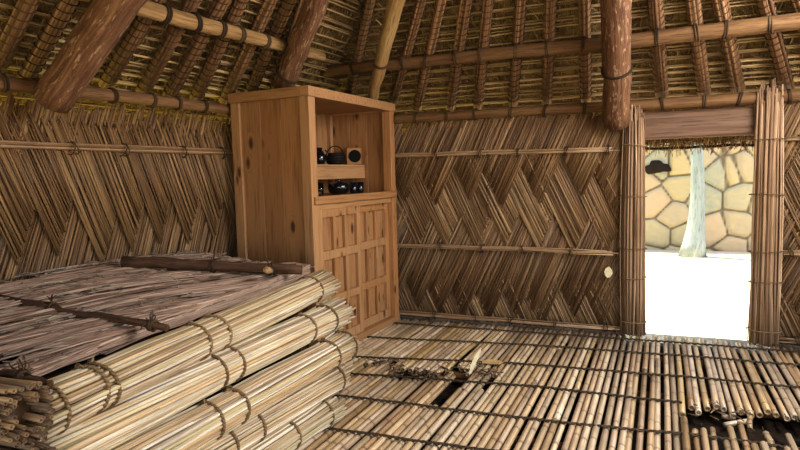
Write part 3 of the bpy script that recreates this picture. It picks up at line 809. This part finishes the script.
# ------------------------------------------------------------------ the stack of reed bundles
def bundle(p, q, r, n, label, ties, mat='bundle', flare=(1.06, 1.18), rr=(.0050, .0086), hollow=True, tie_mat='rope_light', double=False, squash=1.0, end_j=(.05, .05), group='reed bundles of the stack'):
    p, q = A(p), A(q); d = unit(q - p); L = np.linalg.norm(q - p)
    o = thing('reed_bundle', label, 'reed bundle', tuple((p + q) / 2 - A([0, 0, r])), group=group)
    ref = unit(np.cross([0, 0, 1.0], d)); w = np.cross(d, ref)
    mb = MB(); k = 9; tt = np.linspace(0, 1, k)
    n1 = int(n * .56)                                   # outer layer, evenly packed; the rest fills in behind it
    a = np.concatenate([np.arange(n1) * 2 * np.pi / n1 + rng.normal(0, .05, n1), rng.random(n - n1) * 2 * np.pi])
    rad = np.concatenate([(r - .008) + rng.normal(0, .0035, n1), (r - .02) * np.sqrt(rng.uniform(.35, 1, n - n1))])
    tw = rng.normal(0, .07, n) + rng.normal(0, .05)
    tc = A(sorted(ties)) if ties else A([.5])
    waist = np.ones(k)
    for i, t_ in enumerate(tt):
        dmin = np.min(np.abs(tc - t_)) * L
        waist[i] = .95 + .07 * min(1, dmin / .25)
    waist[0] *= flare[0]; waist[-1] *= flare[1]
    wk = np.interp(np.linspace(0, 1, k), tt, waist)
    t0 = -rng.uniform(0, end_j[0], n) / L; t1 = 1 + rng.uniform(-end_j[1], end_j[1] * .6, n) / L
    T_ = t0[:, None] + (t1 - t0)[:, None] * tt[None]
    ang = a[:, None] + tw[:, None] * (tt[None] - .5) * 2
    Rd = rad[:, None] * wk[None] + rng.normal(0, .0018, (n, k))
    Pc = p + d * (T_ * L)[..., None] + ref * (np.cos(ang) * Rd)[..., None] + w * (np.sin(ang) * Rd * squash)[..., None]
    R0 = rng.uniform(*rr, n)[:, None] * (1 - .25 * rng.random(n)[:, None] * tt[None])
    if hollow:
        e0 = unit_rows(Pc[:, 1] - Pc[:, 0])[:, None]; e1 = unit_rows(Pc[:, -1] - Pc[:, -2])[:, None]
        Pc = np.concatenate([Pc[:, :1] + e0 * .02, Pc[:, :1], Pc, Pc[:, -1:], Pc[:, -1:] - e1 * .02], 1)
        R0 = np.concatenate([R0[:, :1] * .5, R0[:, :1] * .62, R0, R0[:, -1:] * .62, R0[:, -1:] * .5], 1)
    mb.tubes(Pc, R0, 7, rnd=rng.random(n))
    mb.straight([p + d * .06], [q - d * .06], A([r * .62]), k=4, sides=10, rnd=A([.05]))
    mb.build('reeds', M[mat], o)
    for t_ in ties:
        tb = MB(); c = p + d * t_ * L; ax = unit(d + rng.normal(0, .07, 3))
        rq = r * np.interp(t_, tt, wk) + .003
        twisted_ring(tb, c, ax, rq, .0046, 30, .015, squash=squash)
        # knot on top
        kc = c + A([0, 0, 1.0]) * rq * squash + ref * .02
        for _ in range(3): simple_ring(tb, kc + rng.normal(0, .004, 3), rng.normal(0, 1, 3), .010, .0045, .1, 10)
        tb.build('tie', M[tie_mat], o)
    return o
LINES = [((327, 282), (37, 413), [309, 213, 194, 97, 86, 47]), ((343, 310), (55, 447), [324, 303, 228, 212]), ((348, 343), (160, 448), [342, 327, 233, 209]),
         ((343, 371), (218, 445), [329, 251, 222]), ((334, 403), (272, 452), [320, 292])]
LBL = ['tied bundle of pale straw-coloured reeds forming the top edge of the stack', 'tied reed bundle second from the top of the stack front', 'tied reed bundle in the middle of the five along the stack front',
       'tied reed bundle second from the floor along the stack front', 'tied reed bundle lying on the cane floor at the foot of the stack']
ends = []
for i, (pa, pb_, tx) in enumerate(LINES):
    z = .083 + .1575 * (4 - i)
    p = on_z(*pa, z); q = on_z(*pb_, z)
    d = q - p
    p = p + unit(d) * .05; d = q - p
    # run every bundle on to the near end of the stack
    full = p + d * ((p[1] - 1.15) / (p[1] - q[1]))
    if i >= 3: full = p + (A([-1.80, 1.15, z]) - p)
    ties = []
    for t_ in tx:
        f = (t_ - pa[0]) / (pb_[0] - pa[0]); py = pa[1] + f * (pb_[1] - pa[1])
        c = on_z(t_, py, z); ties.append(float((c - p) @ (full - p) / ((full - p) @ (full - p))))
    ties = [t_ for t_ in ties if t_ < .98]
    bundle(full, p, .089, 100, LBL[i], [1 - t_ for t_ in ties], squash=.89, end_j=(.03, .07))
# end bundles lying crosswise at the near end
for i, (z, m, lab) in enumerate(((.78, 'bundle_old', 'dark brown crosswise reed bundle at the near end of the stack, cut ends showing'), (.605, 'bundle_old', 'crosswise reed bundle with frayed cut ends beneath the topmost crosswise one'),
                                 (.43, 'bundle_old', 'crosswise reed bundle third from the top at the near end of the stack'))):
    bundle((-3.05, 1.07, z), (-1.575 + .008 * i, 1.05, z), .080, 80 if i == 0 else 120, lab, [.35, .8], m, (1, 1.04), (.006, .0088) if i == 0 else (.0035, .007), True, 'rope', end_j=(.03, .022), group='crosswise reed bundles')
for i, z in enumerate((.255, .082)):
    bundle((-3.05, 1.07, z), (-1.60, 1.05, z), .08, 60, ['crosswise reed bundle second from the floor at the near stack end', 'crosswise reed bundle on the floor at the near stack end'][i], [.5], 'bundle_old', (1, 1.05), (.006, .0095), True, 'rope', group='crosswise reed bundles')

mt = thing('reed_mat', 'thick pile of flattened old brown reed matting filling the top of the stack', 'reed mat', (-2.55, 2.3, .003))
def mat_z(x, y): return .785 + .10 * np.clip((-1.98 - x) / 1.2, 0, 1) + .012 * np.sin(3 * y + 2 * x)
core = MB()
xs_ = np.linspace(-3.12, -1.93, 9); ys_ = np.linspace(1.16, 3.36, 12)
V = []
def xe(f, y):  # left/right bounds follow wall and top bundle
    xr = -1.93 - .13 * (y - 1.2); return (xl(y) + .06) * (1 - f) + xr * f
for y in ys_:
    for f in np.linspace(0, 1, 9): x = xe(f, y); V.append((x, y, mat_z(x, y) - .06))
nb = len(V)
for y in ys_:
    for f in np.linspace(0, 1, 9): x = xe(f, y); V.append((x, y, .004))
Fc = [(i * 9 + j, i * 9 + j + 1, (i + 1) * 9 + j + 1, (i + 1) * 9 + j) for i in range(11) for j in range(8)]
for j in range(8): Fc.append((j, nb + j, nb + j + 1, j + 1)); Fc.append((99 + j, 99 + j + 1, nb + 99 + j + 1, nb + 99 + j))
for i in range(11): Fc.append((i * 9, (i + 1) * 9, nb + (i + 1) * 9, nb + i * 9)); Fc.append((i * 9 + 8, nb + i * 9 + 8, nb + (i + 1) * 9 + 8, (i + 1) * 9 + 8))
core.poly(V, Fc, rnd=.1); core.build('core', M['soil'], mt)  # soil colour painted on the core makes gaps between reeds read as shadow
top = MB()
def strip(xc, yc, L, ang, n, spread, zoff, r):
    d = A([math.sin(ang), math.cos(ang), 0]); s_ = A([d[1], -d[0], 0])
    k = 8; tt = np.linspace(-.5, .5, k); P_ = []
    for i in range(n):
        o_ = (i - (n - 1) / 2) * spread + rng.normal(0, spread * .25)
        e0, e1 = rng.uniform(-.06, .06, 2)
        t2 = np.linspace(-.5 + e0, .5 + e1, k)
        pts = A([xc, yc, 0]) + d * (t2 * L)[:, None] + s_ * (o_ + rng.normal(0, .002, k))[:, None]
        P_.append(pts)
    P_ = A(P_)
    yy = np.clip(P_[..., 1], 1.15, 3.42); lo_ = xl(yy) + .05; hi_ = -1.87 - .13 * (yy - 1.2)
    P_[..., 0] = np.clip(P_[..., 0], lo_, hi_); P_[..., 1] = yy
    P_[..., 2] = mat_z(P_[..., 0], P_[..., 1]) + zoff + rng.normal(0, .003, P_.shape[:2])
    top.tubes(P_, r, 6, rnd=np.clip(rng.random() * .6 + rng.random(n) * .4, 0, 1), flat=np.full(n, .45), transport=False)
for i in range(330): strip(rng.uniform(-3.1, -1.88), rng.uniform(1.3, 3.3), rng.uniform(.5, 1.3), rng.normal(.10, .14), 3, .012, rng.uniform(-.035, .002), .007)
for i in range(64):
    strip(-3.12 + 1.2 * (i % 32) / 31 + rng.normal(0, .03), [1.85, 2.75][i // 32] + rng.normal(0, .2), rng.uniform(1.1, 1.8), rng.normal(.15, .07), int(rng.integers(5, 10)), .0095, rng.uniform(.0, .026), .0085)
for i in range(60):   # the edge that runs beside the top bundle
    strip(-1.95 + rng.normal(0, .03) - .13 * ((i * 2.2 / 60 + 1.2) - 1.2), 1.2 + i * 2.2 / 60, rng.uniform(.6, 1.0), rng.normal(-.1, .08), 7, .012, rng.uniform(-.012, .012), .0085)
top.build('reeds', M['mat'], mt)
db = MB(); N = 900
x_ = rng.uniform(0, 1, N); y_ = rng.uniform(1.2, 3.4, N); xx = (xl(y_) + .08) * (1 - x_) + (-1.93 - .13 * (y_ - 1.2)) * x_
a_ = np.where(rng.random(N) < .5, rng.normal(.15, .3, N), rng.uniform(0, 6.28, N)); L_ = rng.uniform(.03, .13, N)
d_ = np.stack([np.sin(a_), np.cos(a_), rng.normal(0, .08, N)], 1) * L_[:, None]
p_ = np.stack([xx, y_, mat_z(xx, y_) + rng.uniform(.004, .026, N)], 1)
q_ = p_ + d_; q_[:, 0] = np.clip(q_[:, 0], xl(q_[:, 1]) + .04, -1.9)
db.straight(p_, q_, rng.uniform(.0015, .0035, N), k=3, bend=.004, sides=4)
tag(db.build('straw', M['debris'], mt), kind='stuff')

def leaf_card(name, P_, label, cat, mat):
    n_ = len(P_); c_ = A(P_).mean(0)
    V_ = [A(v) for v in P_] + [A(v) + A([0, .004, 0]) for v in P_]
    m_ = MB().poly(V_, [tuple(range(n_)), tuple(range(2 * n_ - 1, n_ - 1, -1))] + [(i, n_ + i, n_ + (i + 1) % n_, (i + 1) % n_) for i in range(n_)])
    return tag(m_.build(name, mat), label, cat)
c_ = on_y(608.5, 272, YB - .035)
leaf_card('dry_leaf', [c_ + A([x_, y_, z_]) for x_, y_, z_ in ((-.012, 0, -.05), (.012, .0, -.045), (.034, -.006, -.012), (.030, -.01, .02), (.004, -.006, .05), (-.022, 0, .032), (-.034, 0, 0), (-.026, 0, -.03))],
          'small pale dry leaf stuck to the reed wall beside the doorway jamb', 'leaf', M['leaf'])
# dark knotted cord hanging on the back wall
top_ = on_y(488, 154, YB - .05); k_ = 60; tt = np.linspace(0, 1, k_); cd = MB()
for ph in (0, math.pi):
    cd.tubes(np.stack([top_[0] + .012 * np.sin(tt * 34 + ph) + .006 * np.sin(tt * 5), top_[1] + .008 * np.cos(tt * 34 + ph), top_[2] - .50 * tt], 1), .0045, 5, transport=True)
tag(cd.build('cord', M['rope']), 'dark knotted cord hanging down the back reed wall from its upper rail', 'cord')

def stick(label, p, q, r0, r1, knots=()):
    p, q = A(p), A(q); o = thing('stick', label, 'stick', tuple(p), group='sticks across the stack')
    k = 12; t_ = np.linspace(0, 1, k); P_ = p + (q - p) * t_[:, None]; P_[1:-1] += rng.normal(0, .005, (k - 2, 3))
    R_ = (r0 + (r1 - r0) * t_) * (1 + rng.normal(0, .06, k))
    MB().tubes(P_, R_[None], 12).build('wood', M['stick'], o)
    d = unit(q - p)
    for kt in knots:
        tb = MB(); c = p + (q - p) * kt; rr = r0 + (r1 - r0) * kt
        for s_ in (-.009, 0, .009): simple_ring(tb, c + d * s_, unit(d + rng.normal(0, .12, 3)), rr + .005, .005, .05, 14)
        for _ in range(9):
            dd = unit(rng.normal(0, 1, 3) + A([0, 0, .8])); tb.straight([c + A([0, 0, rr])], [c + A([0, 0, rr]) + dd * rng.uniform(.02, .06)], A([.0025]), k=4, bend=.008, sides=5)
        tb.build('tie', M['rope'], o)
    return o
stick('dark crooked stick lying across the middle of the reed mat', on_z(-6, 297, .875), on_z(167, 328, .83), .019, .015, (.38, .93))
st_ = stick('thick bark-covered stick across the reed mat end nearest the cabinet', on_z(123, 262, .925), on_z(302, 270, .845), .036, .03, (.5, .83))
c_ = on_z(268, 271, .875)
MB().straight([c_ + A([-.03, .06, -.01])], [c_ + A([.012, -.03, .012])], A([.020]), k=3, sides=10).build('sawn_branch', M['log_pale'], st_)
stick('short dark stick stub on the reed mat beside the cut reed ends', on_z(-20, 368, .835), on_z(50, 384, .815), .016, .014, (.6,))

# ------------------------------------------------------------------ odds and ends at the broken places of the floor
lf = MB(); a = on_z(470, 374, .012); b = on_y(482, 347, a[1] + .10)
k = 8; tt = np.linspace(0, 1, k); c = a + (b - a) * tt[:, None]; c[:, 2] += .015 * np.sin(np.pi * tt)
wd = .016 * np.sin(np.pi * np.clip(tt * .9 + .12, 0, 1)) ** .8 + .001
V = np.concatenate([c - A([1, .2, 0]) * wd[:, None], c + A([1, .2, 0]) * wd[:, None] + A([0, 0, .004])])
lf.poly(V, [(i, i + 1, k + i + 1, k + i) for i in range(k - 1)], smooth=True)
tag(lf.build('dry_leaf', M['leaf']), 'pale pointed dry leaf standing up out of the slot in the floor', 'leaf')
hp = on_z(492, 364, .0)
hk = MB(); V = [hp + A(v) for v in ((-.07, -.03, .006), (.06, -.035, .012), (.085, .0, .02), (.07, .03, .012), (-.02, .035, .018), (-.075, .01, .008))]
V2 = [v + A([0, 0, .006]) for v in V]
hk.poly(V + V2, [(5, 4, 3, 2, 1, 0), (6, 7, 8, 9, 10, 11)] + [(i, (i + 1) % 6, 6 + (i + 1) % 6, 6 + i) for i in range(6)])
tag(hk.build('husk', M['husk']), 'tan flake of split cane lying beside the slot in the floor', 'husk')
# splintered cane fibres round the broken places
sp_ = MB(); N = 170
cx_ = np.where(rng.random(N) < .8, rng.uniform(-1.95, -1.0, N), rng.uniform(.2, 1.0, N))
cy_ = np.where(cx_ < 0, 3.93 + .12 * np.sin(cx_ * 9) + rng.normal(0, .09, N), 3.74 + rng.normal(0, .10, N))
a_ = rng.uniform(0, 6.28, N); L_ = rng.uniform(.02, .09, N)
p_ = np.stack([cx_, cy_, rng.uniform(.002, .014, N)], 1)
sp_.straight(p_, p_ + np.stack([np.sin(a_) * L_, np.cos(a_) * L_, rng.uniform(0, .012, N)], 1), rng.uniform(.0015, .005, N), k=3, bend=.003, sides=4)
tag(sp_.build('splinters', M['bundle_old']), 'dark splintered cane fibres littering the broken places of the floor', 'splinters', kind='stuff')
# broken canes down in the pits
def broken(p, q, r, label, group): 
    tag(MB().straight([p], [q], A([r]), k=5, bend=.006, sides=8, hollow=True).build('broken_cane', M['floor']), label, 'broken cane', group)
for i, (pa, pb_, z0, z1, lab) in enumerate((((722, 416), (735, 417), -.07, -.06, 'short broken cane lying crosswise in the pit, nearest the pole row edge'), ((724, 425), (748, 421), -.09, -.07, 'grey broken cane lying crosswise deeper in the floor pit'),
                            ((750, 430), (752, 412), -.09, -.04, 'dark broken cane leaning up on the far rim of the floor pit'))):
    broken(on_z(*pa, z0), on_z(*pb_, z1), .015, lab, 'broken canes in the floor pit')
for i in range(14):
    c = A([rng.uniform(.3, 1.15), rng.uniform(3.62, 3.84), -.115]) if i < 9 else A([rng.uniform(-1.29, -1.19), rng.uniform(3.5, 4.0), -.115])
    bm_ = bmesh.new(); bmesh.ops.create_icosphere(bm_, subdivisions=2, radius=rng.uniform(.02, .04))
    for v in bm_.verts: v.co = Vector(A(v.co) * A([1.3, .9, .7]) * rng.uniform(.8, 1.15) + c)
    tag(MB().bm(bm_).build('charcoal_lump', M['char']), 'black charred lump in the broken pit of the cane floor' if i < 9 else 'black charred lump down in the narrow floor slot', 'charcoal', 'charred lumps in the pit' if i < 9 else 'charred lumps in the slot')

# ------------------------------------------------------------------ outside the doorway
YW = 12.1
nx, nz = 300, 120
gxs = np.linspace(-6, 6, nx); gzs = np.linspace(-.12, 2.7, nz)
GX, GZ = np.meshgrid(gxs, gzs)
sx_, sz_ = np.meshgrid(np.arange(-6.2, 6.3, .50), np.arange(-.2, 2.95, .44))
seeds = np.stack([(sx_ + rng.uniform(-.22, .22, sx_.shape)).ravel(), (sz_ + rng.uniform(-.2, .2, sz_.shape)).ravel()], 1)
D = np.sqrt((GX.ravel()[:, None] - seeds[:, 0]) ** 2 + (GZ.ravel()[:, None] - seeds[:, 1]) ** 2)
idx = np.argsort(D, 1)[:, :2]; d1 = np.take_along_axis(D, idx, 1); edge = (d1[:, 1] - d1[:, 0])
bulge = .07 * np.clip(edge / .10, 0, 1) ** .6
V = np.stack([GX.ravel(), YW - bulge + rng.normal(0, .003, len(edge)), GZ.ravel()], 1)
Fc = [(i * nx + j, i * nx + j + 1, (i + 1) * nx + j + 1, (i + 1) * nx + j) for i in range(nz - 1) for j in range(nx - 1)]
sw = MB(); sw.poly(V, Fc, rnd=rng.random(len(seeds))[idx[:, 0]], smooth=True, loc=np.stack([edge, edge * 0, edge * 0], 1))
b0 = [(-6, YW, 2.7), (6, YW, 2.7), (6, YW + .6, 2.7), (-6, YW + .6, 2.7), (-6, YW + .6, -.12), (6, YW + .6, -.12)]
sw.poly(b0, [(0, 1, 2, 3), (3, 2, 5, 4)], rnd=.4, loc=np.full((6, 3), .3))
tag(sw.build('stone_wall', M['stone']), 'sunlit wall of irregular pale field stones seen through the doorway', 'stone wall')
tx = on_y(697, 200, 11.3)[0]
tr = MB(); zz = np.linspace(-.11, 2.9, 14)
tr.tubes(np.stack([tx + .02 * np.sin(zz * 2) - .05 * np.exp(-zz * 1.6), 11.3 + 0 * zz, zz], 1), (.10 + .13 * np.exp(-(zz + .1) * 2.2))[None], 14)
tag(tr.build('tree_trunk', M['trunk']), 'pale slender tree trunk flaring at its foot outside the doorway', 'tree trunk')
rk = on_y(658, 167, YW - .06)
bm_ = bmesh.new(); bmesh.ops.create_icosphere(bm_, subdivisions=3, radius=.19)
for v in bm_.verts: v.co = Vector(A(v.co) * A([1.15, .5, .62]) * (1 + .22 * math.sin(23 * v.co.x + 15 * v.co.z) + .12 * math.sin(41 * v.co.x)) + rk)
tag(MB().bm(bm_, smooth=True).build('wall_hole_dark', M['hole_shade']), 'dark brown lump standing in for a shaded hole high in the sunlit stone wall', 'stone')  # solid dark lump in place of the shaded hole

# ------------------------------------------------------------------ light
w = bpy.data.worlds.new('sky'); SC.world = w; w.use_nodes = True
wt = w.node_tree; bg = wt.nodes['Background']
sky = wt.nodes.new('ShaderNodeTexSky'); sky.sky_type = 'NISHITA'; sky.sun_disc = False
sky.sun_elevation = math.radians(58); sky.sun_rotation = math.radians(150)
wt.links.new(sky.outputs[0], bg.inputs[0]); bg.inputs[1].default_value = .32
sun = bpy.data.lights.new('sun', 'SUN'); sun.energy = 12.0; sun.angle = math.radians(.6); sun.color = (1, .94, .84)
so = bpy.data.objects.new('sun', sun); COL.objects.link(so)
sd = unit([-.36, .14, 1.0])                       # towards the sun
so.rotation_euler = Vector(sd).to_track_quat('Z', 'Y').to_euler()
# fill lamps added to brighten the inside, one indoors and one before the front
def area(name, loc, tgt, sx, sy, e, col):
    al = bpy.data.lights.new(name, 'AREA'); al.shape = 'RECTANGLE'; al.size = sx; al.size_y = sy; al.energy = e; al.color = col
    ao = bpy.data.objects.new(name, al); COL.objects.link(ao); ao.location = loc
    ao.rotation_euler = Vector(unit(A(loc) - A(tgt))).to_track_quat('Z', 'Y').to_euler()
area('side_fill_light', (1.5, 3.3, 2.45), (-1.9, 3.0, .2), 2.6, 1.2, 120, (.93, .96, 1.0))  # added lamp hanging inside the hut, without any fixture
area('front_fill_light', (.6, -1.4, 1.2), (-.8, 4.0, 1.1), 3.0, 1.5, 25, (1, .96, .92))  # added weak fill behind the camera

# ------------------------------------------------------------------ camera
cam = bpy.data.cameras.new('camera'); co = bpy.data.objects.new('camera', cam); COL.objects.link(co)
cam.sensor_width = 36; cam.lens = 36 * F_PX / 800; cam.clip_start = .05
mw = Matrix.Identity(4)
for i in range(3):
    for j in range(3): mw[i][j] = CAM_R[i][j]
mw.translation = Vector(CAM)
co.matrix_world = mw
SC.camera = co
SC.view_settings.view_transform = 'Standard'
SC.view_settings.look = 'None'
SC.view_settings.exposure = 0.74
SC.view_settings.gamma = 0.88
SC.cycles.use_denoising = True
SC.cycles.max_bounces = 8; SC.cycles.diffuse_bounces = 5
